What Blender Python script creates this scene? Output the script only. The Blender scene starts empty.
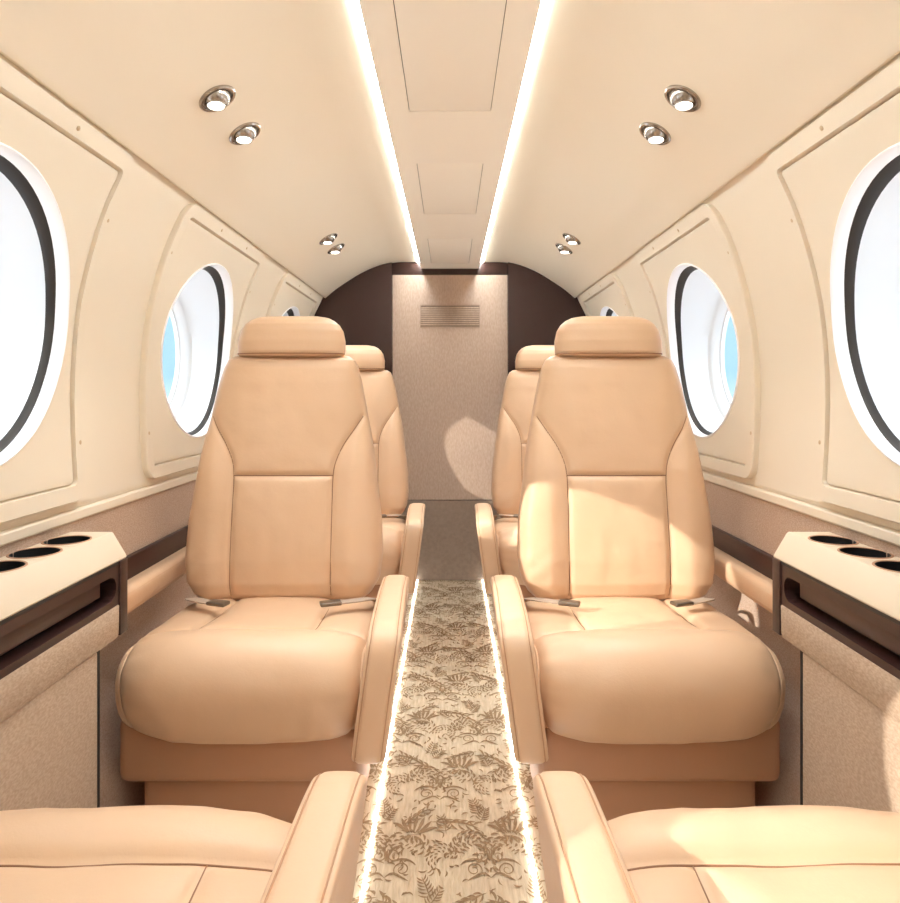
import bpy, bmesh, math, random
import numpy as np
from mathutils import Vector, Matrix, noise
random.seed(7)
S = bpy.context.scene
COL = S.collection
CZ = 0.855            # eye height above the cabin floor
Y_END, Y_BACK = 2.97, -0.62

# ------------------------------------------------------------------ materials
def lin(r, g, b):
    f = lambda c: (c/255/12.92) if c/255 <= .04045 else ((c/255+.055)/1.055)**2.4
    return (f(r), f(g), f(b), 1)

def mat(name, rgb, rough=.5, metal=0, bump=None, coat=0, var=None, emit=None, spec=.5):
    m = bpy.data.materials.new(name); m.use_nodes = True
    nt = m.node_tree; p = nt.nodes['Principled BSDF']
    p.inputs['Base Color'].default_value = lin(*rgb)
    p.inputs['Roughness'].default_value = rough
    p.inputs['Metallic'].default_value = metal
    p.inputs['Coat Weight'].default_value = coat
    p.inputs['Coat Roughness'].default_value = .15
    p.inputs['Specular IOR Level'].default_value = spec
    tc = nt.nodes.new('ShaderNodeTexCoord')
    def src(scale, detail=3, stretch=None):
        n = nt.nodes.new('ShaderNodeTexNoise'); n.inputs['Scale'].default_value = scale
        n.inputs['Detail'].default_value = detail
        v = tc.outputs['Object']
        if stretch:
            mp = nt.nodes.new('ShaderNodeMapping'); mp.inputs['Scale'].default_value = stretch
            nt.links.new(v, mp.inputs['Vector']); v = mp.outputs['Vector']
        nt.links.new(v, n.inputs['Vector'])
        return n
    if bump:
        last = None
        for (scale, strength, dist, stretch) in bump:
            n = src(scale, 3, stretch)
            b = nt.nodes.new('ShaderNodeBump'); b.inputs['Strength'].default_value = strength
            b.inputs['Distance'].default_value = dist
            nt.links.new(n.outputs['Fac'], b.inputs['Height'])
            if last: nt.links.new(last.outputs['Normal'], b.inputs['Normal'])
            last = b
        nt.links.new(last.outputs['Normal'], p.inputs['Normal'])
    if var:
        scale, rgb2, stretch = var
        n = src(scale, 4, stretch)
        mx = nt.nodes.new('ShaderNodeMix'); mx.data_type = 'RGBA'
        mx.inputs['A'].default_value = lin(*rgb); mx.inputs['B'].default_value = lin(*rgb2)
        rp = nt.nodes.new('ShaderNodeMapRange'); rp.inputs['From Min'].default_value = .35; rp.inputs['From Max'].default_value = .65
        nt.links.new(n.outputs['Fac'], rp.inputs['Value'])
        nt.links.new(rp.outputs['Result'], mx.inputs['Factor'])
        nt.links.new(mx.outputs['Result'], p.inputs['Base Color'])
    if emit:
        p.inputs['Emission Color'].default_value = (*emit[0], 1)
        p.inputs['Emission Strength'].default_value = emit[1]
    return m

M = {}
M['cream'] = mat('cream_liner', (226,215,197), .55, bump=[(900,.05,.001,None)])
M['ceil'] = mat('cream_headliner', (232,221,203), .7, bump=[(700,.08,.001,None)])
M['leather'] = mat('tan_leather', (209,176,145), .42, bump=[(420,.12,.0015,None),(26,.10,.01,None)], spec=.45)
M['leather_darkened'] = mat('tan_leather_darkened', (176,133,103), .5, bump=[(420,.10,.0015,None)])  # shading below the cushions put into this leather's colour; cup rims share it
M['seam'] = mat('seam_thread', (140,100,72), .7)
M['seam_soft'] = mat('armrest_seam', (182,140,108), .6)
M['piping'] = mat('pale_piping', (222,190,158), .5)
M['fabric'] = mat('taupe_fabric', (190,168,151), .9, bump=[(260,.5,.002,(1,1,2.5)),(40,.2,.004,None)], var=(220,(172,148,130),(1,1,2)))
M['fabric_low'] = mat('pale_taupe_fabric', (184,162,141), .9, bump=[(260,.5,.002,(1,1,2.5)),(40,.25,.004,None)], var=(160,(166,143,122),(1,1,2)))
M['door'] = mat('door_fabric', (198,175,157), .85, bump=[(200,.3,.002,(2,2,1))], var=(60,(186,161,142),(3,3,1)))
M['kick'] = mat('door_lower_fabric', (150,130,114), .85, bump=[(200,.3,.002,None)], var=(60,(140,120,104),None))
M['dark'] = mat('dark_lacquer', (54,34,30), .25, coat=.12, spec=.35)
M['wood'] = mat('dark_veneer', (62,39,35), .34, coat=.08, spec=.35, var=(30,(50,31,28),(1,.08,2.5)))
M['black'] = mat('black_rubber', (22,20,20), .5)
M['seal'] = mat('window_seal', (46,42,40), .55)
M['console'] = mat('console_cream', (214,199,177), .5)
M['reveal'] = mat('window_reveal', (219,223,226), .5)
M['spine'] = mat('headliner_lightened', (252,247,236), .7, bump=[(700,.08,.001,None)])  # headliner colour lightened to make up for weak light on the spine
M['white'] = mat('window_white', (250,250,252), .4)
M['cup'] = mat('cup_liner', (20,22,24), .35)
M['belt'] = mat('belt_webbing', (160,142,126), .7, bump=[(600,.3,.001,None)])
M['metal'] = mat('buckle_metal', (120,108,96), .3, metal=.8)
M['chrome'] = mat('chrome', (176,168,160), .22, metal=1)
M['socket'] = mat('lamp_socket', (110,98,88), .5)
M['screw'] = mat('screw_metal', (205,182,150), .3, metal=.7)
M['gap'] = mat('panel_gap', (40,28,22), .8)
M['lens'] = mat('lamp_lens', (255,255,255), .3, emit=((1,.97,.92), 6))
M['led'] = mat('led_ceiling', (255,255,255), .4, emit=((.91,1,1.03), 34))
M['ledf'] = mat('led_floor', (255,255,255), .4, emit=((.95,1,1), 13))
M['carpet'] = mat('carpet_ground', (217,199,172), .95, bump=[(300,.5,.002,(1,.15,1))], var=(170,(202,182,154),(1,.12,1)))
M['damask'] = mat('carpet_pattern', (164,137,105), .95, bump=[(300,.5,.002,(1,.15,1))], var=(240,(148,120,90),(1,.5,1)))

def glass():
    m = bpy.data.materials.new('window_glass'); m.use_nodes = True
    nt = m.node_tree; nt.nodes.clear()
    out = nt.nodes.new('ShaderNodeOutputMaterial'); mx = nt.nodes.new('ShaderNodeMixShader')
    tr = nt.nodes.new('ShaderNodeBsdfTransparent'); gl = nt.nodes.new('ShaderNodeBsdfGlossy')
    gl.inputs['Roughness'].default_value = .02
    tr.inputs['Color'].default_value = (.97,.98,1,1)
    mx.inputs['Fac'].default_value = .05
    nt.links.new(tr.outputs[0], mx.inputs[1]); nt.links.new(gl.outputs[0], mx.inputs[2])
    nt.links.new(mx.outputs[0], out.inputs['Surface'])
    return m
M['glass'] = glass()

# ------------------------------------------------------------------ object helpers
def link(name, me, parent=None):
    o = bpy.data.objects.new(name, me); COL.objects.link(o)
    if parent: o.parent = parent
    return o

def mesh_obj(name, verts, faces, m, parent=None, smooth=True, mats=None, fm=None, angle=40, merge=False):
    me = bpy.data.meshes.new(name)
    me.from_pydata([tuple(map(float, v)) for v in verts], [], faces)
    for k in (mats or [m]): me.materials.append(k)
    if fm is not None: me.polygons.foreach_set('material_index', fm)
    bm = bmesh.new(); bm.from_mesh(me)
    if merge: bmesh.ops.remove_doubles(bm, verts=bm.verts, dist=1e-5)
    bmesh.ops.recalc_face_normals(bm, faces=bm.faces)
    bm.to_mesh(me); bm.free()
    if smooth:
        me.polygons.foreach_set('use_smooth', [True]*len(me.polygons))
        if angle: me.set_sharp_from_angle(angle=math.radians(angle))
    me.update()
    return link(name, me, parent)

def empty(name, loc=(0,0,0), label=None, cat=None, group=None, rz=0):
    o = link(name, None); o.location = loc; o.rotation_euler = (0,0,rz); o.empty_display_size = .1
    tag(o, label, cat, group); return o

def tag(o, label=None, cat=None, group=None, kind=None):
    if label: o['label'] = label
    if cat: o['category'] = cat
    if group: o['group'] = group
    if kind: o['kind'] = kind
    return o

class MB:
    def __init__(s): s.v = []; s.f = []
    def add(s, v, f):
        n = len(s.v); s.v += [tuple(p) for p in v]; s.f += [tuple(i+n for i in q) for q in f]
    def box(s, x0, x1, y0, y1, z0, z1):
        s.add([(x0,y0,z0),(x1,y0,z0),(x1,y1,z0),(x0,y1,z0),(x0,y0,z1),(x1,y0,z1),(x1,y1,z1),(x0,y1,z1)],
              [(0,3,2,1),(4,5,6,7),(0,1,5,4),(1,2,6,5),(2,3,7,6),(3,0,4,7)])
    def grid(s, P, closed_u=False, closed_v=False, cap=False):   # P[i][j]
        n, m = len(P), len(P[0]); b = len(s.v)
        for r in P: s.v += [tuple(p) for p in r]
        for i in range(n if closed_u else n-1):
            for j in range(m if closed_v else m-1):
                i2, j2 = (i+1) % n, (j+1) % m
                s.f.append((b+i*m+j, b+i2*m+j, b+i2*m+j2, b+i*m+j2))
        if cap:
            s.f.append(tuple(b+j for j in range(m))); s.f.append(tuple(b+(n-1)*m+j for j in range(m)))
    def tube(s, pts, r, n=6, cap=True):
        P = []
        pts = [Vector(p) for p in pts]
        for i, p in enumerate(pts):
            d = (pts[min(i+1, len(pts)-1)]-pts[max(i-1, 0)]).normalized()
            a = d.cross(Vector((0,0,1)) if abs(d.z) < .9 else Vector((1,0,0))).normalized(); c = d.cross(a)
            P.append([p + r*(math.cos(2*math.pi*k/n)*a + math.sin(2*math.pi*k/n)*c) for k in range(n)])
        s.grid(P, closed_v=True, cap=cap)
    def lathe(s, prof, n=32, M4=None, cap=False):   # prof (r, h) about local z
        P = [[(r*math.cos(2*math.pi*k/n), r*math.sin(2*math.pi*k/n), h) for k in range(n)] for r, h in prof]
        if M4: P = [[tuple(M4 @ Vector(p)) for p in row] for row in P]
        s.grid(P, closed_v=True, cap=cap)
    def build(s, name, m, parent=None, smooth=True, angle=40):
        return mesh_obj(name, s.v, s.f, m, parent, smooth, angle=angle)

def bevel_box(name, x0, x1, y0, y1, z0, z1, m, parent=None, b=.006, seg=3):
    bm = bmesh.new(); bmesh.ops.create_cube(bm, size=1)
    for v in bm.verts:
        v.co = ((x0+x1)/2+v.co.x*(x1-x0), (y0+y1)/2+v.co.y*(y1-y0), (z0+z1)/2+v.co.z*(z1-z0))
    bmesh.ops.bevel(bm, geom=bm.edges[:], offset=b, segments=seg, profile=.5, affect='EDGES', clamp_overlap=True)
    me = bpy.data.meshes.new(name); bm.to_mesh(me); bm.free(); me.materials.append(m)
    me.polygons.foreach_set('use_smooth', [True]*len(me.polygons)); me.set_sharp_from_angle(angle=math.radians(50))
    return link(name, me, parent)

def dup(root, loc=None, rz=None, skip=()):
    r = root.copy(); COL.objects.link(r)
    if loc is not None: r.location = loc
    if rz is not None: r.rotation_euler = (0,0,rz)
    for ch in list(root.children):
        if ch.name.split('.')[0] in skip: continue
        c = ch.copy(); COL.objects.link(c); c.parent = r
        for g in list(ch.children):
            d = g.copy(); COL.objects.link(d); d.parent = c
    return r

def catmull(pts, n, closed=False):
    P = np.array(pts, float); k = len(P); out = []
    segs = k if closed else k-1
    for i in range(segs):
        if closed: p0, p1, p2, p3 = P[(i-1) % k], P[i], P[(i+1) % k], P[(i+2) % k]
        else: p0, p1, p2, p3 = P[max(i-1, 0)], P[i], P[i+1], P[min(i+2, k-1)]
        for t in np.linspace(0, 1, n, endpoint=False):
            out.append(.5*((2*p1)+(-p0+p2)*t+(2*p0-5*p1+4*p2-p3)*t*t+(-p0+3*p1-3*p2+p3)*t**3))
    if not closed: out.append(P[-1])
    return np.array(out)

def resample(P, n, closed=False):
    Q = np.vstack([P, P[:1]]) if closed else P
    d = np.r_[0, np.cumsum(np.linalg.norm(np.diff(Q, axis=0), axis=1))]
    t = np.linspace(0, d[-1], n, endpoint=not closed)
    return np.stack([np.interp(t, d, Q[:, k]) for k in range(Q.shape[1])], 1), d[-1]

def seg_dist(px, py, poly):
    best = np.full(px.shape, 9.0)
    for (ax, ay), (bx, by) in zip(poly[:-1], poly[1:]):
        dx, dy = bx-ax, by-ay; L = dx*dx+dy*dy+1e-12
        t = np.clip(((px-ax)*dx+(py-ay)*dy)/L, 0, 1)
        best = np.minimum(best, np.hypot(px-ax-t*dx, py-ay-t*dy))
    return best

# ------------------------------------------------------------------ cabin shell
WZ = np.array([.441,.41,.36,.305,.23,.151,.07,0,-.085,-.176,-.20])[::-1]
WX = np.array([.572,.585,.610,.632,.654,.671,.679,.682,.680,.675,.673])[::-1]
_wc = catmull(np.stack([WX, WZ], 1), 8)
def wallx(z):      # half width of the cream side wall at height z
    return float(np.interp(z-CZ, _wc[:, 1], _wc[:, 0]))
PITCH, WY0, WR, WZC = .842, .0775, .2290, CZ+.111
WIN_Y = [.078, .902, 1.732, 2.575]
P_Z0, P_Z1, P_HW, P_DY = CZ-.193, CZ+.424, .2950, -.011        # window surround panel extents

def wall_side(sx, name):
    mb = MB()
    zs = sorted(set(np.linspace(CZ-.20, CZ+.441, 28).tolist()+[P_Z0+.012, P_Z1-.012]))
    ys = [Y_BACK]
    for c in WIN_Y: ys += [c+P_DY-P_HW+.012, c+P_DY+P_HW-.012]
    ys += [Y_END+.01]
    for a, b in zip(ys[:-1], ys[1:]):
        hole = any(abs((a+b)/2-c) < .05 for c in WIN_Y)
        for z0, z1 in zip(zs[:-1], zs[1:]):
            if hole and P_Z0 < (z0+z1)/2 < P_Z1 and z0 >= P_Z0+.0119 and z1 <= P_Z1-.0119: continue
            mb.add([(sx*wallx(z0), a, z0), (sx*wallx(z0), b, z0), (sx*wallx(z1), b, z1), (sx*wallx(z1), a, z1)], [(0,1,2,3)])
    v, f = mb.v, mb.f
    o = mesh_obj(name, v, f, M['cream'], merge=True, angle=60)
    tag(o, kind='structure')
    side = 'left' if sx < 0 else 'right'
    # moulded rail below the windows
    prof = [(.6745,-.195),(.6745,-.2055),(.677,-.2065),(.677,-.2085),(.668,-.2095),(.6665,-.212),(.6665,-.2255),(.669,-.2285),(.680,-.2285)]
    r = MB(); r.grid([[(sx*x, y, CZ+z) for x, z in prof] for y in (Y_BACK, Y_END)])
    r.build('sill_rail', M['cream'], o, angle=30)
    # fabric dado
    prof = [(.672,-.227),(.672,-.33),(.668,-.41),(.655,-.55),(.632,-.72),(.618,-.855)]
    r = MB(); r.grid([[(sx*x, y, CZ+z) for x, z in prof] for y in np.linspace(Y_BACK, Y_END, 4)])
    d = r.build('fabric_dado', M['fabric'], o, angle=60)
    return o
wl = wall_side(-1, 'wall_left'); wr = wall_side(1, 'wall_right')

# ceiling
CP = catmull([(.1515,.595),(.20,.596),(.26,.592),(.33,.574),(.40,.543),(.46,.507),(.52,.466),(.560,.432)], 6)
cb = MB()
for sx in (-1, 1):
    prof = [(.128,.622),(.1515,.622)] + [tuple(p) for p in CP] + [(.564,.4295),(.570,.431),(.584,.452)]
    cb.grid([[(sx*x, y, CZ+z) for x, z in prof] for y in np.linspace(Y_BACK, Y_END, 6)])
ceiling = tag(cb.build('ceiling', M['ceil'], angle=35), kind='structure')
# dropped centre spine panel with three hatches let into it
ZP = CZ+.566
cp = MB()
HATCH = [(.80,1.307),(1.604,2.06),(2.385,2.845)]
HX = .0825
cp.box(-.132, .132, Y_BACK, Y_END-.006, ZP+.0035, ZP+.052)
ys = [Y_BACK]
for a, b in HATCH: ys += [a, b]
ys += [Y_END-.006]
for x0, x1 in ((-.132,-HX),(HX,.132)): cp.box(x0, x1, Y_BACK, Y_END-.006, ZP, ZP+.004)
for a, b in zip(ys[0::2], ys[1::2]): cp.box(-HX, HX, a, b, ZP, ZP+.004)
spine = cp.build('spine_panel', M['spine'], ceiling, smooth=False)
hl = ['large rectangular ceiling hatch nearest the viewer, running out of the top of the picture',
      'middle ceiling hatch with a thin dark outline between the two light strips',
      'smallest ceiling hatch just before the dark end bulkhead']
for (a, b), L in zip(HATCH, hl):
    t = empty('ceiling_hatch', (0, (a+b)/2, ZP), L, 'hatch', 'hatches along the ceiling spine')
    h = (b-a)/2
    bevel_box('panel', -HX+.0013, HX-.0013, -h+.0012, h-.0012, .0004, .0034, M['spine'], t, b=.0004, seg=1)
    g = MB()
    g.box(-HX, HX, -h, h, .00345, .0036)
    g.build('shadow_gap', M['gap'], t, smooth=False)

# ceiling and floor light strips
for sx, nm in ((-1,'left'), (1,'right')):
    mb = MB(); mb.box(min(sx*.1335,sx*.1500), max(sx*.1335,sx*.1500), Y_BACK+.01, Y_END-.008, CZ+.5928, CZ+.5965)
    tag(mb.build('light_strip', M['led'], smooth=False), f'glowing white light strip along the {nm} edge of the ceiling spine', 'light strip', 'light strips on ceiling and floor')
    mb = MB(); mb.tube([(sx*.149, y, .0026) for y in np.linspace(-.1, Y_END-.002, 12)], .0024, 8)
    tag(mb.build('light_strip', M['ledf']), f'glowing white light strip in the carpet at the {nm} edge of the aisle', 'light strip', 'light strips on ceiling and floor')

# ------------------------------------------------------------------ floor carpet with woven damask
def strokes():
    v, f = [], []
    def stroke(pts, w0, w1=None, peak=.5, n=9):
        P = catmull(pts, 5) if len(pts) > 2 else np.array(pts, float)
        P, L = resample(P, n)
        T = np.gradient(P, axis=0); T /= np.linalg.norm(T, axis=1)[:, None]+1e-9
        N = np.stack([-T[:, 1], T[:, 0]], 1)
        t = np.linspace(0, 1, n)
        w = np.where(t < peak, t/peak, (1-t)/(1-peak))**.6*w0*.72+.0003
        b = len(v); zz = .0010+.0008*((len(v)*.6180339) % 1)
        for p, q, ww in zip(P, N, w):
            v.append((*(p+q*ww/2), zz)); v.append((*(p-q*ww/2), zz))
        for i in range(n-1): f.append((b+2*i, b+2*i+1, b+2*i+3, b+2*i+2))
    def X(pts, c, s, a, flip=1):
        ca, sa = math.cos(a), math.sin(a)
        return [(c[0]+s*(flip*x*ca-y*sa), c[1]+s*(flip*x*sa+y*ca)) for x, y in pts]
    def palmette(c, s, a=0):
        for k in range(-3, 4):
            g = k/3
            stroke(X([(g*.20,.10+.06*(1-abs(g))), (g*.52,.36), (g*.74,.70-.22*g*g), (g*.80+.10*g,1.0-.5*g*g)], c, s, a), s*.20, peak=.65)
        for g in (-1, -.5, 0, .5, 1):
            stroke(X([(g*.08,.02), (g*.30,-.12), (g*.46,-.34+.1*abs(g))], c, s, a), s*.14)
    def acanthus(c, s, a, fl):
        for r0, n in ((.30,7), (.56,10), (.84,13)):
            for k in range(n):
                q = -.5+4.1*k/(n-1)
                stroke(X([(r0*math.cos(q), r0*math.sin(q)), ((r0+.12)*math.cos(q+.16), (r0+.12)*math.sin(q+.16)), ((r0+.17)*math.cos(q+.36), (r0+.17)*math.sin(q+.36))], c, s, a, fl), s*.15, n=5, peak=.6)
    def spiral(c, s, a, flip, turns=1.6):
        pts = [((.10+.42*t)*math.cos(t*turns*6.28), (.10+.42*t)*math.sin(t*turns*6.28)) for t in np.linspace(0, 1, 14)]
        stroke(X(pts, c, s, a, flip), s*.12, n=22, peak=.7)
    def scroll(c, s):
        for fl in (-1, 1):
            spiral((c[0]+fl*s*.62, c[1]-s*.15), s*.62, .4*fl, fl)
            spiral((c[0]+fl*s*.30, c[1]+s*.42), s*.55, 1.9*fl, -fl)
            stroke(X([(0,-.5),(.25,-.3),(.55,-.42),(.9,-.62)], c, s, 0, fl), s*.14)
            stroke(X([(.05,.1),(.5,.28),(.9,.22),(1.15,.02)], c, s, 0, fl), s*.16)
            stroke(X([(.02,.35),(.2,.75),(.62,.95)], c, s, 0, fl), s*.14)
            for k in range(4): stroke(X([(.95-.1*k,.5+.12*k), (1.12-.1*k,.62+.12*k)], c, s, 0, fl), s*.09, n=4)
        for k in range(3): stroke(X([(-.05+.05*k,.2), (-.1+.1*k,.75)], c, s, 0), s*.10, n=5)
    def branch(c, s, a, fl):
        stroke(X([(-1,-.3),(-.4,-.1),(.2,.1),(1,.05)], c, s, a, fl), s*.16, n=12)
        for k in range(6):
            x = -.8+.3*k; y = -.24+.07*k
            stroke(X([(x,y),(x+.12,y+.2),(x+.34,y+.30)], c, s, a, fl), s*.15, n=6)
            stroke(X([(x,y),(x+.18,y-.14),(x+.38,y-.18)], c, s, a, fl), s*.13, n=6)
    def fern(c, s, a):
        stroke(X([(0,-.6),(.05,0),(0,.6)], c, s, a), s*.07)
        for k in range(6):
            y = -.45+.17*k; L = .42-.04*k
            for g in (-1, 1): stroke(X([(0,y),(g*L*.6,y+.10),(g*L,y+.26)], c, s, a), s*.10, n=5)
    rng = random.Random(3)
    CW, CH = .158, .30
    for i in range(-2, 3):
        for j in range(-2, 12):
            for half in (0, 1):
                cx = (i+.5*half)*CW-.03; cy = .05+(j+.5*half)*CH
                if abs(cx) > .30 or cy > 2.05 or cy < .2: continue
                r = lambda k: (rng.random()-.5)*k
                scroll((cx+.012, cy), .040)
                acanthus((cx+.042, cy+.030), .036, r(.5), 1); acanthus((cx-.016, cy+.030), .034, r(.5), -1)
                palmette((cx-.030, cy-.096), .042, r(.3))
                branch((cx+.040, cy-.070), .040, -.35+r(.2), -1 if half else 1)
                branch((cx+.052, cy+.094), .032, .5+r(.4), 1 if half else -1)
                acanthus((cx+.062, cy-.110), .026, r(1), -1)
                fern((cx+.074, cy-.036), .032, r(.8)); fern((cx-.060, cy+.078), .032, r(.8)+.6)
                fern((cx-.072, cy-.052), .028, r(1)-.5)
                acanthus((cx-.062, cy+.016), .024, r(2), 1)
                for k in range(70):
                    p = (cx+r(.158), cy+r(.30)); a = rng.random()*6.28
                    stroke(X([(-.5,0),(0,.22),(.5,0)], p, .007+.008*rng.random(), a), .003+.0025*rng.random(), n=4)
    return [(x*1.2, y*1.467, z) for x, y, z in v], f
fv, ff = strokes()
keep = [q for q in ff if all(fv[i][1] < Y_END-.004 and fv[i][1] > .2 for i in q)]
n0 = len(fv)
gx = np.linspace(-.64, .64, 5); gy = np.linspace(Y_BACK, Y_END, 9)
gv = [(x, y, 0) for y in gy for x in gx]
gf = [(n0+j*5+i, n0+j*5+i+1, n0+(j+1)*5+i+1, n0+(j+1)*5+i) for j in range(8) for i in range(4)]
floor = mesh_obj('floor', fv+gv, keep+gf, None, smooth=False, mats=[M['carpet'], M['damask']], fm=[1]*len(keep)+[0]*len(gf))
bm = bmesh.new(); bm.from_mesh(floor.data)
for fc in bm.faces:
    if fc.normal.z < 0: fc.normal_flip()
bm.to_mesh(floor.data); bm.free()
tag(floor, kind='structure')

# ------------------------------------------------------------------ end bulkhead and door
outer = [(x, z) for x, z in CP] + [(.574,.435)] + [(float(np.interp(z, _wc[:,1], _wc[:,0])), z) for z in np.linspace(.41,-.2,14)] + [(.672,-.33),(.655,-.55),(.618,-.855)]
bk = MB()
bk.box(-.75, .75, Y_END, Y_END+.02, -.02, CZ+.70)
wb = tag(bk.build('wall_back', M['dark'], smooth=False), kind='structure')
for sx in (-1, 1):
    mb = MB(); ring = [(.263,-.855),(.263,.602)] + [p for p in outer if p[0] > .263]
    n = len(ring)
    V = [(sx*x, Y_END-.03, CZ+z) for x, z in ring]+[(sx*x, Y_END-.0005, CZ+z) for x, z in ring]
    mb.add(V, [tuple(range(n)), tuple(range(2*n-1, n-1, -1))]+[(k, (k+1) % n, n+(k+1) % n, n+k) for k in range(n)])
    mb.build('corner_panel', M['dark'], wb, smooth=False)
hd = bevel_box('header', -.2628, .2628, Y_END-.012, Y_END-.0005, CZ+.538, CZ+.60, M['dark'], wb, b=.002)
dr = link('door_1', None); dr.location = (0, Y_END, 0); tag(dr, kind='structure')
bevel_box('upper_panel', -.2625, .2625, -.010, -.0005, .368, CZ+.5385, M['door'], dr, b=.003)
bevel_box('lower_panel', -.2625, .2625, -.010, -.0005, .002, .3655, M['kick'], dr, b=.003)
gr = link('air_grille', None, dr)
mb = MB(); x0, x1, z0, z1 = -.137, .137, CZ+.297, CZ+.402
for a in ((x0,x1,z0,z0+.004),(x0,x1,z1-.004,z1),(x0,x0+.004,z0,z1),(x1-.004,x1,z0,z1)): mb.box(a[0],a[1],-.0135,-.0095,a[2],a[3])
mb.build('grille_frame', M['fabric'], gr, smooth=False)
mb = MB(); mb.box(x0+.003, x1-.003, -.0106, -.0098, z0+.003, z1-.003); mb.build('grille_backing', M['kick'], gr, smooth=False)
for k in range(9):
    z = z0+.0145+k*.0095
    mb = MB(); mb.add([(x0+.003,-.0108,z+.003),(x1-.003,-.0108,z+.003),(x1-.003,-.0140,z-.002),(x0+.003,-.0140,z-.002),
                       (x0+.003,-.0102,z+.0022),(x1-.003,-.0102,z+.0022),(x1-.003,-.0132,z-.003),(x0+.003,-.0132,z-.003)],
                      [(0,1,2,3),(7,6,5,4),(0,4,5,1),(1,5,6,2),(2,6,7,3),(3,7,4,0)])
    mb.build('slat', M['door'], gr, smooth=False)
# closing wall behind the viewer
mb = MB(); mb.box(-.75, .75, Y_BACK-.02, Y_BACK, -.02, CZ+.70)
tag(mb.build('wall_front', M['cream'], smooth=False), kind='structure')

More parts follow.
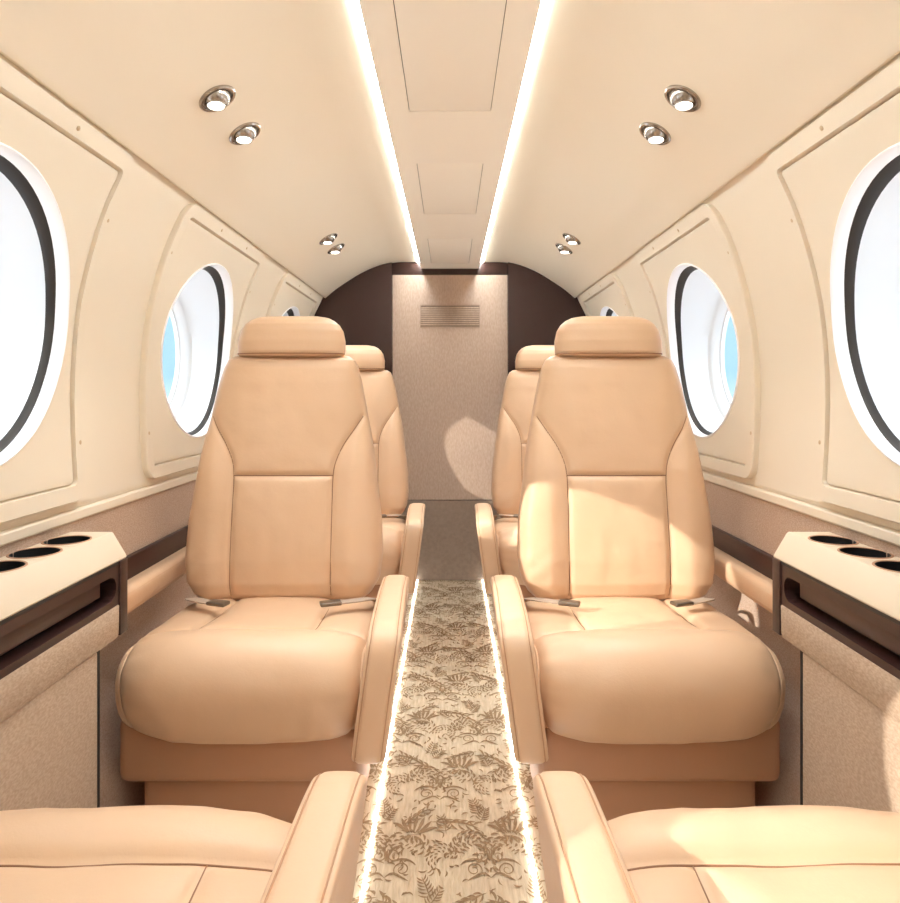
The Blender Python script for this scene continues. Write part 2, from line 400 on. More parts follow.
# ------------------------------------------------------------------ windows
def rrect(hw, z0, z1, r, n):
    pts = []
    for cx, cz, a0 in ((hw-r, z1-r, 0), (-hw+r, z1-r, 90), (-hw+r, z0+r, 180), (hw-r, z0+r, 270)):
        for a in np.linspace(a0, a0+90, 7): pts.append((cx+r*math.cos(math.radians(a)), cz+r*math.sin(math.radians(a))))
    return np.array(pts)
def dense(poly):      # add points along the straight sides so every inset has the same sampling
    out = []
    for i in range(len(poly)):
        a, b = poly[i], poly[(i+1) % len(poly)]
        m = 12 if i % 7 == 6 else 1
        for k in range(m): out.append(a+(b-a)*k/m)
    return np.array(out)
def make_window(sx, k):
    yc = WIN_Y[k]
    root = link(f'window_{k+1 if sx < 0 else k+5}', None); root.location = (sx*.68, yc, WZC); tag(root, kind='structure')
    pr = MB()
    insets = [(0,-.004),(.0004,.011),(.002,.0135),(.0285,.0135),(.0292,.0015),(.0318,.0015),(.0325,.0075),(.036,.0085)]
    rows = []
    for d, off in insets:
        q = dense(rrect(P_HW-d, P_Z0+d, P_Z1-d, max(.036-d*.85, .004), 7))
        rows.append([(y+P_DY, z, off) for y, z in q])
    last = np.array([(p[0], p[1]) for p in rows[-1]])
    ang = np.arctan2(last[:,1]-WZC, last[:,0])
    circ = np.stack([WR*np.cos(ang), WZC+WR*np.sin(ang)], 1)
    for t in np.linspace(.15, .97, 7):
        q = last*(1-t)+circ*t; rows.append([(y, z, .0085) for y, z in q])
    rows.append([(y, z, .0085) for y, z in circ]); rows.append([(y, z, -.004) for y, z in circ])
    P = [[(sx*(wallx(z)-off)-sx*.68, y, z-WZC) for y, z, off in r] for r in rows]
    pr.grid(P, closed_v=True)
    pan = pr.build('surround_panel', M['cream'], root, angle=28)
    for (y, z) in ((P_DY+P_HW-.014,.20),(P_DY+P_HW-.014,-.20),(P_DY-P_HW+.014,.20),(P_DY-P_HW+.014,-.20),(.10,P_Z1-WZC-.016),(-.10,P_Z1-WZC-.016)):
        s = MB(); zz = z+WZC
        nx = wallx(zz)-.0132
        dz = (wallx(zz+.01)-wallx(zz-.01))/.02
        nrm = Vector((-sx, 0, -dz if False else dz*1.0)).normalized()
        R = Vector((0,0,1)).rotation_difference(nrm).to_matrix().to_4x4()
        R.translation = Vector((sx*nx-sx*.68, y, z))
        s.lathe([(.0001,.0012),(.0028,.0012),(.0042,.0004),(.0044,-.001)], 12, R)
        s.build('screw', M['screw'], pan)
    N = 72
    def ring(mb_rows, nm, m):
        mb = MB(); P = []
        for r, dep, conf in mb_rows:
            row = []
            for j in range(N):
                a = 2*math.pi*j/N; y, z = r*math.cos(a), r*math.sin(a)
                x = conf*wallx(WZC+z)+(1-conf)*.677+dep
                row.append((sx*x-sx*.68, y, z))
            P.append(row)
        mb.grid(P, closed_v=True); return mb.build(nm, m, root, angle=35)
    ring([(WR+.004,-.004,1),(WR+.0005,-.0105,1),(WR-.002,-.0115,1),(WR-.0035,-.009,1),(WR-.0045,.004,1),(WR-.005,.011,1)], 'bezel', M['white'])
    ring([(WR-.0045,.010,1),(WR-.008,.0125,.95),(WR-.0115,.018,.9),(WR-.0125,.022,.85)], 'seal', M['seal'])
    ring([(WR-.012,.022,.85),(.216,.045,.6),(.209,.070,.3),(.203,.090,.1),(.197,.094,0),(.193,.097,0),(.186,.118,0),(.181,.120,0),(.180,.130,0)], 'reveal', M['reveal'])
    if sx < 0 and k == 3:      # added panel over the far half to shape the sun patch on the door
        sh = MB(); pts = [(.180*math.cos(a), .180*math.sin(a)) for a in np.linspace(-1.62, 1.62, 40)]+[(.05*(1-(z/.18)**2)-.01, z) for z in np.linspace(.165,-.165,15)]
        xa, xb = sx*(.677+.1135)-sx*.68, sx*(.677+.1155)-sx*.68
        n = len(pts); sh.add([(xa, y, z) for y, z in pts]+[(xb, y, z) for y, z in pts],
            [tuple(range(n)), tuple(range(2*n-1, n-1, -1))]+[(q, (q+1) % n, n+(q+1) % n, n+q) for q in range(n)])
        sh.build('sun_blocker', M['white'], root, smooth=False)
    g = MB(); g.lathe([(.0001,-.0015),(.182,-.0015),(.182,.0015),(.0001,.0015)], N, Matrix.Translation((sx*(.677+.124)-sx*.68,0,0)) @ Matrix.Rotation(math.pi/2, 4, 'Y'))
    g.build('pane', M['glass'], root)
    return root
for sx in (-1, 1):
    for k in range(4): make_window(sx, k)

# dark veneer strip along both walls
for sx, nm in ((-1,'1'), (1,'2')):
    tag(bevel_box('trim_'+nm, min(sx*.662,sx*.676), max(sx*.662,sx*.676), 1.0, Y_END-.031, CZ-.405, CZ-.338, M['wood'], b=.003), kind='structure')

# ------------------------------------------------------------------ side consoles with cup holders
def console(sx, label):
    Y1, Y0 = 1.152, .30
    root = empty('side_console', (sx*.64, (Y0+Y1)/2, 0), label, 'console', 'side consoles along the cabin walls')
    ox, oy = sx*.64, (Y0+Y1)/2
    L = lambda pts: [(sx*x-ox, y-oy, CZ+z) for x, y, z in pts]
    # top: deck with round holes, sloped front
    mb = MB(); zt, XB, XF = -.246, .6715, .600
    cups = [1.084, 1.000, .916]; CX, CR = .6385, .0350
    cell = .0415
    def quad(x0, x1, y0, y1): mb.add(L([(x0,y0,zt),(x1,y0,zt),(x1,y1,zt),(x0,y1,zt)]), [(0,1,2,3)])
    for c in cups:
        a = np.linspace(0, 2*math.pi, 40, endpoint=False)
        m = np.maximum(np.abs(np.cos(a)), np.abs(np.sin(a)))
        ob = np.stack([CX+np.clip(.0375*np.cos(a)/m, -.0375, .0375), c+cell*np.sin(a)/m], 1)
        rows = [[(x, y, zt) for x, y in ob], [(CX+CR*math.cos(t), c+CR*math.sin(t), zt) for t in a], [(CX+CR*math.cos(t), c+CR*math.sin(t), zt-.012) for t in a]]
        mb.grid([L(r) for r in rows], closed_v=True)
    quad(XF, CX-.0375, Y0, Y1); quad(CX+.0375, XB, Y0, Y1)
    quad(CX-.0375, CX+.0375, cups[0]+cell, Y1); quad(CX-.0375, CX+.0375, Y0, cups[2]-cell)
    sl = [(XF,zt),(XF-.003,zt-.002),(.5755,-.284),(.573,-.289),(.574,-.2915),(.600,-.2915)]
    mb.grid([L([(x, y, z) for x, z in sl]) for y in (Y0, Y1)])
    n = len(sl)
    for y in (Y0, Y1): mb.add(L([(x, y, z) for x, z in sl]+[(XB,y,-.2915),(XB,y,zt)]), [tuple(range(n+2))])
    mb.build('top', M['console'], root, angle=30)
    for c in cups:
        h = MB(); T = Matrix.Translation((sx*CX-ox, c-oy, CZ+zt))
        h.lathe([(CR-.0012,-.010),(CR-.0014,.0005),(CR,.0014),(CR+.0017,.0012),(CR+.0022,.0002)], 40, T)
        cup = h.build('cup_holder', M['leather_darkened'], root)
        h = MB(); h.lathe([(.0001,-.052),(CR-.004,-.052),(CR-.0016,-.048),(CR-.0014,.0004)], 40, T)
        h.build('liner', M['cup'], cup)
    # veneer fascia with a long stowage slot
    a0, a1 = -.2915, -.366
    s0, s1, ye = -.3125, -.3545, 1.118
    f = MB(); xf = .574
    r = (s0-s1)/2; zc = (s0+s1)/2
    arc = [(ye-r+r*math.sin(t), zc+r*math.cos(t)) for t in np.linspace(0, math.pi, 13)]
    f.add(L([(xf,Y0,a0),(xf,Y0,s0)]+[(xf,y,z) for y, z in arc]+[(xf,Y0,s1),(xf,Y0,a1),(xf,Y1-.026,a1),(xf,Y1-.026,a0)]), [tuple(range(len(arc)+6))])
    f.grid([L([(xf,Y0,s0)]+[(xf,y,z) for y, z in arc]+[(xf,Y0,s1)]), L([(xf+.030,Y0,s0)]+[(xf+.030,y,z) for y, z in arc]+[(xf+.030,Y0,s1)])])
    f.add(L([(xf,Y0,a1),(xf,Y1,a1),(xf+.05,Y1,a1),(xf+.05,Y0,a1)]), [(0,1,2,3)])
    f.build('fascia', M['wood'], root, smooth=False)
    xs = sorted((sx*(xf+.030)-ox, sx*(xf+.033)-ox))
    bevel_box('slot_back', xs[0], xs[1], Y0-oy, ye+.01-oy, CZ+s1-.008, CZ+s0+.004, M['black'], root, b=.0005, seg=1)
    xs = sorted((sx*(xf+.009)-ox, sx*(xf+.027)-ox))
    bevel_box('folded_table', xs[0], xs[1], Y0-oy, ye-.034-oy, CZ+s1+.013, CZ+s0-.003, M['wood'], root, b=.002)
    xs = sorted((sx*(xf-.0005)-ox, sx*(xf+.01)-ox))
    bevel_box('shadow_strip', xs[0], xs[1], Y0-oy, Y1-.026-oy, CZ+a0-.0055, CZ+a0+.0003, M['black'], root, b=.0003, seg=1)
    xs = sorted((sx*(xf-.003)-ox, sx*(xf+.08)-ox))
    bevel_box('end_strip', xs[0], xs[1], Y1-.026-oy, Y1-oy, CZ-.420, CZ+a0-.0002, M['wood'], root, b=.0015)
    # upholstered lower face: padded upper band, flat panel
    p = MB()
    prof = [(.5745,-.3662),(.5725,-.368),(.573,-.395),(.5735,-.416),(.5755,-.4225),(.600,-.4235)]
    p.grid([L([(x, y, z) for x, z in prof]) for y in np.linspace(Y0, Y1-.027, 6)])
    n = len(prof); p.add(L([(x, Y1-.027, z) for x, z in prof]+[(.66,Y1-.027,-.4235),(.66,Y1-.027,-.3662)]), [tuple(range(n+2))])
    p.build('padded_band', M['fabric_low'], root, angle=60)
    xs = sorted((sx*.5765-ox, sx*.634-ox))
    bevel_box('lower_panel', xs[0], xs[1], Y0-oy, 1.064-oy, .0005, CZ-.423, M['fabric_low'], root, b=.003)
    xs = sorted((sx*.577-ox, sx*.612-ox))
    bevel_box('edge_trim', xs[0], xs[1], 1.064-oy, 1.072-oy, .0005, CZ-.4235, M['black'], root, b=.001)
    return root
console(-1, 'cream-topped side console with black cup holders along the left wall')
console(1, 'cream-topped side console with black cup holders along the right wall')

# wall-mounted tan armrest ledges
def ledge(sx, y0, y1, label):
    yc = (y0+y1)/2
    pr = [(.662,-.384),(.640,-.380),(.628,-.382),(.621,-.391),(.620,-.408),(.623,-.424),(.632,-.432),(.650,-.434),(.6635,-.434)]
    P = catmull([(x, z) for x, z in pr], 4)
    n = len(P); mb = MB(); rows = []
    for y, k in ((y0,.3),(y0+.003,.75),(y0+.010,1),(y1-.010,1),(y1-.003,.75),(y1,.3)):
        rows.append([(sx*(.655+(x-.655)*(1 if x > .655 else k))-sx*.65, y-yc, -.408+(z+.408)*(.6+.4*k)) for x, z in P])
    mb.grid(rows, cap=True)
    o = mb.build('wall_ledge', M['leather'], angle=50); o.location = (sx*.65, yc, CZ)
    return tag(o, label, 'ledge', 'padded ledges on the cabin walls')
ledge(-1, 1.17, 1.66, 'padded tan leather ledge on the left wall beyond the end of the console')
ledge(1, 1.17, 1.66, 'padded tan leather ledge on the right wall beyond the end of the console')

# ------------------------------------------------------------------ seats
def smooth_interp(xs, ys):
    q = np.linspace(xs[0], xs[-1], 600); w = np.interp(q, xs, ys)
    k = np.hanning(41); k /= k.sum()
    pad = np.pad(w, 20, mode='edge'); w2 = np.convolve(pad, k, 'valid')
    t = np.clip(np.minimum(np.arange(600), np.arange(600)[::-1])/25, 0, 1); w2 = w*(1-t)+w2*t
    return lambda z: np.interp(z, q, w2)

def superellipse(n, W, T, p):
    a = np.linspace(0, 2*math.pi, 4000, endpoint=False); c, s = np.cos(a), np.sin(a)
    P = np.stack([W*np.sign(c)*np.abs(c)**(2/p), T*np.sign(s)*np.abs(s)**(2/p)], 1)
    Q, _ = resample(P, n, True)
    return Q/np.array([W, T])

def nz(x, y, z, f): return noise.noise(Vector((x*f, y*f, z*f)))

def add_seams(seat_part, lines, surf, r=.0010, m='seam', nm='seam'):
    for ln in lines:
        P, L = resample(np.array(ln, float), max(8, int(sum(math.dist(a, b) for a, b in zip(ln[:-1], ln[1:]))/.006)))
        mb = MB(); mb.tube([surf(u, v) for u, v in P], r, 5); mb.build(nm, M[m], seat_part, angle=None)

def make_backrest(root):
    zs = [.383,.386,.393,.405,.43,.48,.56,.61,.70,.747,.82,.88,.915,.934,.943,.947]
    ws = [.150,.172,.188,.202,.216,.2225,.219,.2125,.201,.194,.180,.168,.159,.150,.136,.115]
    ts = [.014,.028,.040,.050,.060,.064,.062,.060,.056,.054,.050,.046,.041,.034,.022,.010]
    q = np.array(zs)
    W = lambda z: np.interp(z, q, ws); T = lambda z: np.interp(z, q, ts)
    p = 3.2
    yc = lambda z: .150+(z-.39)*.125
    seamL = catmull([(-.175,.800),(-.158,.772),(-.134,.735),(-.117,.695),(-.112,.655),(-.112,.60),(-.112,.48),(-.112,.40)], 8)
    lines = [[tuple(a) for a in seamL], [(-a[0], a[1]) for a in seamL], [(-.1125,.667),(.1125,.667)]]
    rng = random.Random(5)
    def disp(x, z):
        x = np.atleast_1d(np.asarray(x, float)); z = np.atleast_1d(np.asarray(z, float))
        d = np.minimum.reduce([seg_dist(x, z, l) for l in lines])
        o = -.0055*np.exp(-(d/.0055)**2)+.0065*(1-np.exp(-(d/.035)))
        # bolsters stand proud of the centre, with creases low down
        b = np.clip((np.abs(x)-.112)/.05, 0, 1)*np.clip((.80-z)/.12, 0, 1)
        o += .016*b*b*(3-2*b)
        cr = np.exp(-((z-.45)/.05)**2)*b
        o += .0035*cr*np.array([nz((c+abs(a)*.9)*2.2, 5, (a*.6-c)*.5, 16) for a, c in zip(x.ravel(), z.ravel())]).reshape(x.shape)
        o += .0022*np.exp(-((z-.50)/.09)**2)*np.exp(-(x/.1)**2)*np.array([nz(a*2.2, 8, c*.5, 16) for a, c in zip(x.ravel(), z.ravel())]).reshape(x.shape)
        o += np.array([.0028*nz(a, 0, c, 9)+.0012*nz(a, 3, c, 24) for a, c in zip(x.ravel(), z.ravel())]).reshape(x.shape)
        return o
    U = superellipse(190, .21, .058, p)
    Z = np.unique(np.r_[np.linspace(.383,.41,14), np.linspace(.41,.92,118), np.linspace(.92,.947,14)])
    P = []
    for z in Z:
        w, t = float(W(z)), float(T(z))
        x = U[:, 0]*w; n = U[:, 1]*t
        fr = np.clip(-U[:, 1]*1.6, 0, 1)
        y = yc(z)+n-disp(x, np.full_like(x, z))*fr*min(1, t/.04)
        P.append([(a, b, z) for a, b in zip(x, y)])
    mb = MB(); mb.grid(P, closed_v=True, cap=True)
    br = mb.build('backrest', M['leather'], root, angle=None)
    def surf(x, z, lift=.0011):
        w, t = float(W(z)), float(T(z)); u = min(.999, abs(x)/w)
        s = (1-u**p)**(1/p)
        return (x, yc(z)-lift-s*t-float(disp(x, z)[0])*min(1, s*1.6)*min(1, t/.04), z)
    add_seams(br, lines, surf)
    return br

def make_headrest(root):
    z0, z1 = .945, 1.036
    zs = np.array([z0-.009, z0-.008, z0-.005, z0+.004, z0+.03, z0+.055, z0+.070, z0+.080, z0+.087, z0+.091])
    ws = [.108,.116,.1205,.1225,.1225,.117,.108,.097,.083,.060]
    ts = [.020,.034,.044,.050,.053,.052,.048,.040,.028,.012]
    p = 3.0; U = superellipse(110, .12, .05, p)
    Z = np.unique(np.r_[np.linspace(zs[0], z0+.01, 9), np.linspace(z0+.01, z0+.07, 22), np.linspace(z0+.07, zs[-1], 14)])
    P = []
    for z in Z:
        w, t = float(np.interp(z, zs, ws)), float(np.interp(z, zs, ts))
        x = U[:, 0]*w; n = U[:, 1]*t
        d = np.array([.002*nz(a, 1, z, 14) for a in x])*np.clip(-U[:, 1], 0, 1)
        P.append([(a, .150+(z-.39)*.125-.004+b-c, z) for a, b, c in zip(x, n, d)])
    mb = MB(); mb.grid(P, closed_v=True, cap=True)
    hr = mb.build('headrest', M['leather'], root, angle=None)
    w, t = .1222, .0515
    mb = MB(); zz = z0-.001
    mb.tube([(U[k % 110, 0]*w, .150+(zz-.39)*.125-.004+U[k % 110, 1]*t, zz) for k in range(56, 110)], .0014, 5)
    mb.build('seam', M['seam'], hr, angle=None)
    return hr

def profile_loft(name, prof, xw, q, m, root, nx, disp=None, xshift=None, smin=.02, npr=170, closed_pts=6):
    C, L = resample(catmull(prof, closed_pts, True), npr, True)
    cen = C.mean(0)
    Tn = np.roll(C, -1, 0)-np.roll(C, 1, 0); Tn /= np.linalg.norm(Tn, axis=1)[:, None]
    N = np.stack([Tn[:, 1], -Tn[:, 0]], 1)
    if ((C+N*.001-cen)**2).sum() < ((C-N*.001-cen)**2).sum(): N = -N
    S_ = np.arange(npr)*L/npr
    th = np.linspace(-1, 1, nx); u = np.sign(th)*(1-(1-np.abs(th))**1.6)*.9996
    def point(uu, i):
        e = max(smin, (1-abs(uu)**q)**(1/q))
        c = cen+(C[i]-cen)*(1-(1-e)*.8 if e > .5 else .6*(e/.5)**.7)
        return c
    P = []
    for uu in u:
        e = (1-abs(uu)**q)**(1/q)
        inset = (1-e)
        row = []
        x = uu*xw
        D = disp(np.full(npr, x), S_) if disp is not None else np.zeros(npr)
        cc = C-N*(inset*R_END[name])[..., None] if False else C-N*inset*R_END.get(name, .03)
        for i in range(npr):
            c = cc[i]+N[i]*D[i]*min(1, e*1.3)
            xx = x+(xshift(c[0], c[1]) if xshift else 0)
            row.append((xx, c[0], c[1]))
        P.append(row)
    mb = MB(); mb.grid(P, closed_v=True, cap=True)
    o = mb.build(name, m, root, angle=None)
    def surf(x, s):
        i = s/L*npr; i0 = int(i) % npr; i1 = (i0+1) % npr; f = i-int(i)
        uu = min(.999, abs(x)/xw); e = (1-uu**q)**(1/q)
        c = C[i0]*(1-f)+C[i1]*f; n = N[i0]*(1-f)+N[i1]*f
        d = float(disp(np.array([x]), np.array([s]))[0])*min(1, e*1.3) if disp is not None else 0
        c = c+n*(.0008+d-(1-e)*R_END.get(name, .03))
        return (x+(xshift(c[0], c[1]) if xshift else 0), c[0], c[1])
    return o, surf, C, S_, L
R_END = {'cushion': .066, 'armrest': .016}

CUSH = [(.135,.25),(.145,.31),(.14,.368),(.115,.388),(.05,.393),(-.04,.400),(-.10,.405),(-.14,.409),(-.175,.403),(-.207,.384),(-.225,.352),(-.227,.322),(-.217,.285),(-.196,.252),(-.160,.228),(-.10,.214),(0,.212),(.10,.214)]
def make_cushion(root, OUT):
    C, L = resample(catmull(CUSH, 6, True), 170, True)
    S_ = np.arange(170)*L/170
    def s_at(y, z): return S_[np.argmin((C[:, 0]-y)**2+(C[:, 1]-z)**2)]
    s_rear = s_at(.125,.382); s_seam = s_at(-.125,.408); s_bot = s_at(-.165,.222)
    XS = .213
    side = lambda g: [(g*(XS+.004), s_seam-.003), (g*XS, s_seam+.05), (g*XS, s_seam+.12), (g*(XS-.004), s_seam+.19), (g*(XS-.026), s_bot+.01)]
    lines = [[(-.205,s_seam),(-.1,s_seam+.001),(0,s_seam-.001),(.1,s_seam+.001),(.205,s_seam)],
             [(-.107,s_rear),(-.112,s_seam)], [(.107,s_rear),(.112,s_seam)], catmull(side(-1), 5).tolist(), catmull(side(1), 5).tolist()]
    def disp(x, s):
        d = np.minimum.reduce([seg_dist(x, s, l) for l in lines])
        o = -.005*np.exp(-(d/.006)**2)+.009*(1-np.exp(-(d/.03)))
        roll = np.clip((s-s_seam)/.05, 0, 1)*np.clip((s_bot-s)/.05, 0, 1)
        o += .012*roll*(1-(np.abs(x)/.228)**2)
        # gathers fanning in from the side seams of the front roll
        g = np.exp(-((XS-.02-np.abs(x))/.030)**2)*roll
        o += np.array([.0030*nz(a*.5, 4, b*3, 16) for a, b in zip(x.ravel(), s.ravel())]).reshape(x.shape)*g
        o += np.array([.0026*nz(a*2.2+b*.6, 9, b*.5-a*.2, 14) for a, b in zip(x.ravel(), s.ravel())]).reshape(x.shape)*roll*np.exp(-((np.abs(x)-.12)/.06)**2)
        o += np.array([.003*nz(a, 7, b, 8)+.0012*nz(a, 2, b, 22) for a, b in zip(x.ravel(), s.ravel())]).reshape(x.shape)
        return o
    o, surf, *_ = profile_loft('cushion', CUSH, .228, 4.2, M['leather'], root, 104, disp)
    o.location.x = OUT*.008
    add_seams(o, lines[:3], surf)
    add_seams(o, lines[3:], surf, r=.0019, m='piping', nm='piping')
    return o

ARM = [(.130,.35),(.128,.425),(.105,.446),(.04,.449),(-.08,.449),(-.16,.448),(-.205,.443),(-.230,.428),(-.241,.395),(-.246,.345),(-.247,.30),(-.243,.25),(-.232,.220),(-.20,.210),(-.14,.222),(-.02,.255),(.08,.275),(.118,.29)]
def make_armrest(root, ai):      # ai: sign of the aisle side
    def shift(y, z): return -ai*(.029*max(0, (.43-z)/.22))+ai*.006*max(0, min(1, (-y)/.2))
    t = link('pivot', None)
    C, L = resample(catmull(ARM, 6, True), 120, True)
    def disp(x, s):
        d = np.minimum(np.abs(x-.0225), np.abs(x+.0225))
        return -.0016*np.exp(-(d/.003)**2)+.002*(1-(x/.03)**2)
    bpy.data.objects.remove(t)
    o, surf, *_ = profile_loft('armrest', ARM, .0295, 5.0, M['leather'], root, 34, disp, shift, npr=120)
    cx = ai*(.362-.120)
    o.location = (cx, 0, 0)
    for g in (-1, 1):
        mb = MB(); mb.tube([surf(g*.0225, s) for s in np.linspace(0, L*.999, 110)], .0010, 5)
        mb.build('seam', M['seam_soft'], o, angle=None)
    return o

def strap(root, pts, w=.024):
    P = catmull(pts, 8); mb = MB(); rows = []
    for i, p in enumerate(P):
        d = Vector(P[min(i+1, len(P)-1)]-P[max(i-1, 0)]).normalized()
        sd = d.cross(Vector((0,0,1))).normalized(); up = sd.cross(d)
        p = Vector(p)
        rows.append([p+sd*w/2-up*.001, p+sd*w/2+up*.001, p-sd*w/2+up*.001, p-sd*w/2-up*.001])
    mb.grid(rows, closed_v=True, cap=True)
    return mb.build('seat_belt', M['belt'], root, angle=40)

def make_seat(sx, label, with_back=True):
    ai = -sx
    root = empty('cabin_seat', (sx*.362, 1.35, 0), label, 'seat', 'tan leather cabin seats')
    bevel_box('pedestal', min(ai*-.213,ai*.183), max(ai*-.213,ai*.183), -.135, .12, .0013, .143, M['leather_darkened'], root, b=.012)
    bevel_box('skirt', min(ai*-.245,ai*.190), max(ai*-.245,ai*.190), -.168, .14, .141, .262, M['leather_darkened'], root, b=.018, seg=4)
    make_cushion(root, -ai)
    make_armrest(root, ai)
    if with_back:
        
        b = make_backrest(root); h = make_headrest(root)
        b.location.x = h.location.x = -ai*.018; b.scale.x = 1.005; h.scale.x = 1.035; h.location.z = .004
    # lap belt halves lying on the cushion
    for g in (-1, 1):
        b = strap(root, [(g*.205,.115,.385),(g*.203,.075,.404),(g*.188,.035,.4165),(g*.160,.010,.4205),(g*.134,-.004,.4215)])
        k = bevel_box('buckle' if g*ai > 0 else 'tongue', -.022, .022, -.012, .012, -.0035, .0045, M['metal'], b, b=.003)
        k.location = (g*.116, -.010, .4215); k.rotation_euler = (0, 0, g*.32)
    return root

sL = make_seat(-1, 'tan leather seat left of the aisle facing the viewer, whole backrest showing')
sR = make_seat(1, 'tan leather seat right of the aisle facing the viewer, sun across its backrest')
t = dup(sL, (-.362, 2.30, 0)); t['label'] = 'tan leather seat half hidden behind the left-hand seat, near the end door'
t = dup(sR, (.362, 2.30, 0)); t['label'] = 'tan leather seat half hidden behind the sunlit right-hand seat, near the end door'
for src, g, L in ((sR, -1, 'tan leather seat at the bottom left, only cushion and armrest showing'), (sL, 1, 'tan leather seat at the bottom right, only sunlit cushion and armrest showing')):
    t = dup(src, (g*.336, .495, 0), math.pi, skip=('backrest','headrest','seat_belt','skirt')); t['label'] = L
    for c in t.children:
        if c.name.startswith('armrest'): c.location.x += (.330-.362)*(1 if c.location.x > 0 else -1)
# ------------------------------------------------------------------ ceiling spotlights
def ceil_at(x):
    i = np.searchsorted(CP[:, 0], x); a, b = CP[i-1], CP[i]
    t = (x-a[0])/(b[0]-a[0]); d = (b-a)/np.linalg.norm(b-a)
    return a+(b-a)*t, d
def spot(sx, y, label):
    c, d = ceil_at(.420)
    nrm = Vector((-sx*abs(d[1]), 0, -abs(d[0]))).normalized()
    root = empty('ceiling_spotlight', (sx*c[0], y, CZ+c[1]), label, 'spotlight', 'swivel spotlights in the ceiling')
    R = Vector((0,0,1)).rotation_difference(nrm).to_matrix().to_4x4()
    mb = MB(); mb.lathe([(.0325,-.001),(.032,.0025),(.0295,.0045),(.0265,.004),(.0250,.001),(.0245,-.002)], 36, R); mb.build('trim_ring', M['chrome'], root)
    mb = MB(); mb.lathe([(.0246,.0012),(.0215,.0016),(.0212,-.001)], 36, R); mb.build('socket', M['socket'], root)
    aim = (Vector((-sx*.10, -.12, -1)).normalized())
    A = Vector((0,0,1)).rotation_difference(aim).to_matrix().to_4x4(); A.translation = -nrm*.006
    r = .0240; prof = [(r*math.sin(a), -r*math.cos(a)) for a in np.linspace(.9, math.pi-.66, 16)]
    hz = prof[-1][1]; hr_ = prof[-1][0]
    mb = MB(); mb.lathe(prof+[(hr_-.0003,hz+.0012),(hr_-.0016,hz+.0012),(hr_-.0020,hz-.0005)], 32, A); eye = mb.build('eyeball', M['chrome'], root, angle=60)
    mb = MB(); mb.lathe([(.0001,hz+.0002),(hr_-.0017,hz)], 32, A); mb.build('lens', M['lens'], eye)
    root.scale = (1.1,1.1,1.1)
    lp = bpy.data.objects.new('reading_beam', bpy.data.lights.new('reading_beam', 'SPOT')); COL.objects.link(lp); lp.parent = root
    lp.location = aim*.034-nrm*0; lp.rotation_euler = aim.to_track_quat('-Z', 'Y').to_euler()
    lp.data.energy = 5.5; lp.data.spot_size = math.radians(80); lp.data.spot_blend = 1; lp.data.shadow_soft_size = .012; lp.data.color = (.96,1,1)
    return root
for sx, nm in ((-1,'left'), (1,'right')):
    spot(sx, 1.172, f'chrome swivel spotlight highest on the {nm} half of the ceiling, largest there')
    spot(sx, 1.330, f'chrome swivel spotlight just below the largest one on the {nm} half of the ceiling')
    spot(sx, 2.24, f'small chrome spotlight in the far {nm} pair on the ceiling, the one nearer the wall')
    spot(sx, 2.39, f'smallest chrome spotlight on the {nm} half of the ceiling, closest to the end bulkhead')

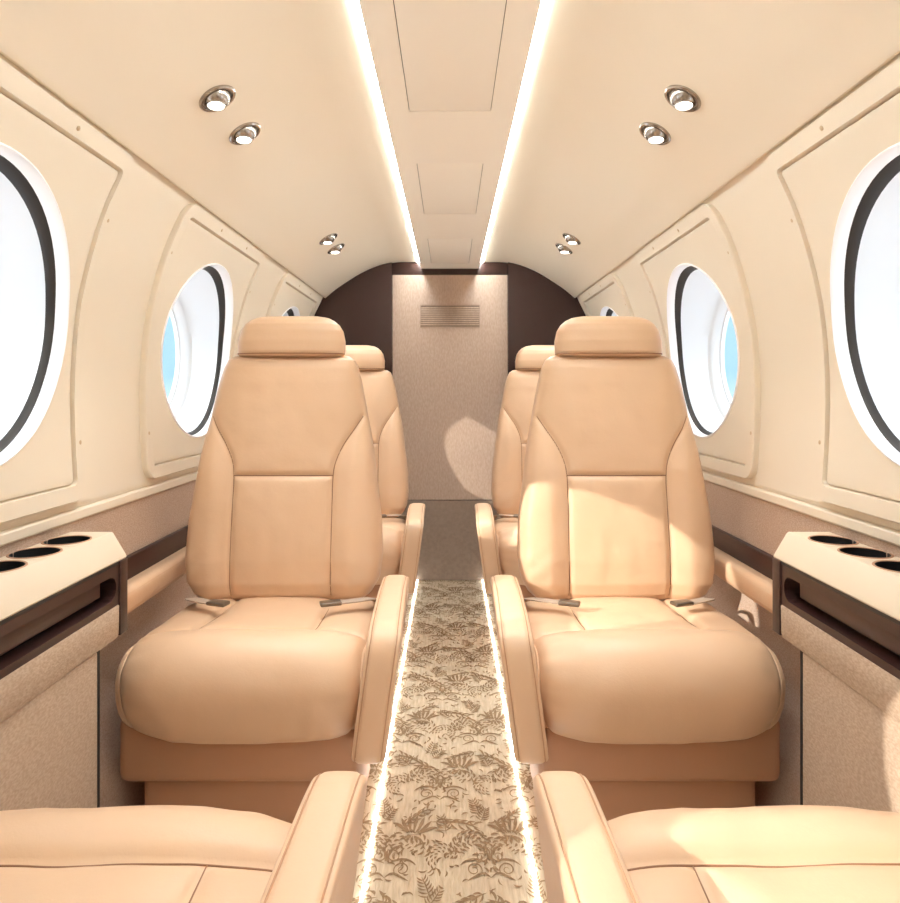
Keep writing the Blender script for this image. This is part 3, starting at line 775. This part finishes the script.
# ------------------------------------------------------------------ light
def aim(o, d): o.rotation_euler = Vector(d).to_track_quat('-Z', 'Y').to_euler()
sun = bpy.data.objects.new('sun', bpy.data.lights.new('sun', 'SUN')); COL.objects.link(sun)
sun.data.energy = 4.0; sun.data.angle = math.radians(.6); sun.data.color = (1,.93,.80)
aim(sun, (1, .45, -.45))
w = bpy.data.worlds.new('sky'); S.world = w; w.use_nodes = True
nt = w.node_tree; bg = nt.nodes['Background']
tc = nt.nodes.new('ShaderNodeTexCoord'); sp = nt.nodes.new('ShaderNodeSeparateXYZ')
nt.links.new(tc.outputs['Generated'], sp.inputs[0])
rp = nt.nodes.new('ShaderNodeValToRGB'); mr = nt.nodes.new('ShaderNodeMapRange')
mr.inputs['From Min'].default_value = -1; mr.inputs['From Max'].default_value = 1
nt.links.new(sp.outputs['Z'], mr.inputs['Value'])
nn = nt.nodes.new('ShaderNodeTexNoise'); nn.inputs['Scale'].default_value = 3.0; nn.inputs['Detail'].default_value = 6
mp = nt.nodes.new('ShaderNodeMapping'); mp.inputs['Scale'].default_value = (1,1,5)
nt.links.new(tc.outputs['Generated'], mp.inputs['Vector']); nt.links.new(mp.outputs['Vector'], nn.inputs['Vector'])
ad = nt.nodes.new('ShaderNodeMath'); ad.operation = 'MULTIPLY_ADD'; ad.inputs[1].default_value = .05; 
nt.links.new(nn.outputs['Fac'], ad.inputs[0]); 
sb = nt.nodes.new('ShaderNodeMath'); sb.operation = 'SUBTRACT'; sb.inputs[1].default_value = .025
nt.links.new(mr.outputs['Result'], sb.inputs[0]); nt.links.new(sb.outputs[0], ad.inputs[2])
nt.links.new(ad.outputs[0], rp.inputs['Fac'])
el = rp.color_ramp.elements
el[0].position = 0; el[0].color = (2.2,2.3,2.4,1)
el[1].position = 1; el[1].color = (3.2,3.4,3.6,1)
for pos, c in ((.455,(2.1,2.2,2.3,1)), (.485,(.60,.78,.86,1)), (.52,(.34,.58,.70,1)), (.57,(.42,.64,.76,1)), (.67,(2.6,2.9,3.2,1))):
    e = el.new(pos); e.color = c
nt.links.new(rp.outputs['Color'], bg.inputs['Color']); bg.inputs['Strength'].default_value = 1.0

# ------------------------------------------------------------------ camera
cam = bpy.data.objects.new('camera', bpy.data.cameras.new('camera')); COL.objects.link(cam)
cam.location = (0, 0, CZ); cam.rotation_euler = (math.pi/2, 0, 0)
cam.data.sensor_fit = 'HORIZONTAL'; cam.data.sensor_width = 36; cam.data.lens = 650/900*36
cam.data.shift_y = -58.5/900; cam.data.clip_start = .02
S.camera = cam
S.view_settings.view_transform = 'Standard'; S.view_settings.look = 'None'
S.view_settings.exposure = .63; S.view_settings.gamma = 1; S.view_settings.use_curve_mapping = False
S.cycles.max_bounces = 16; S.cycles.diffuse_bounces = 10; S.cycles.use_denoising = True
S.cycles.sample_clamp_indirect = 6
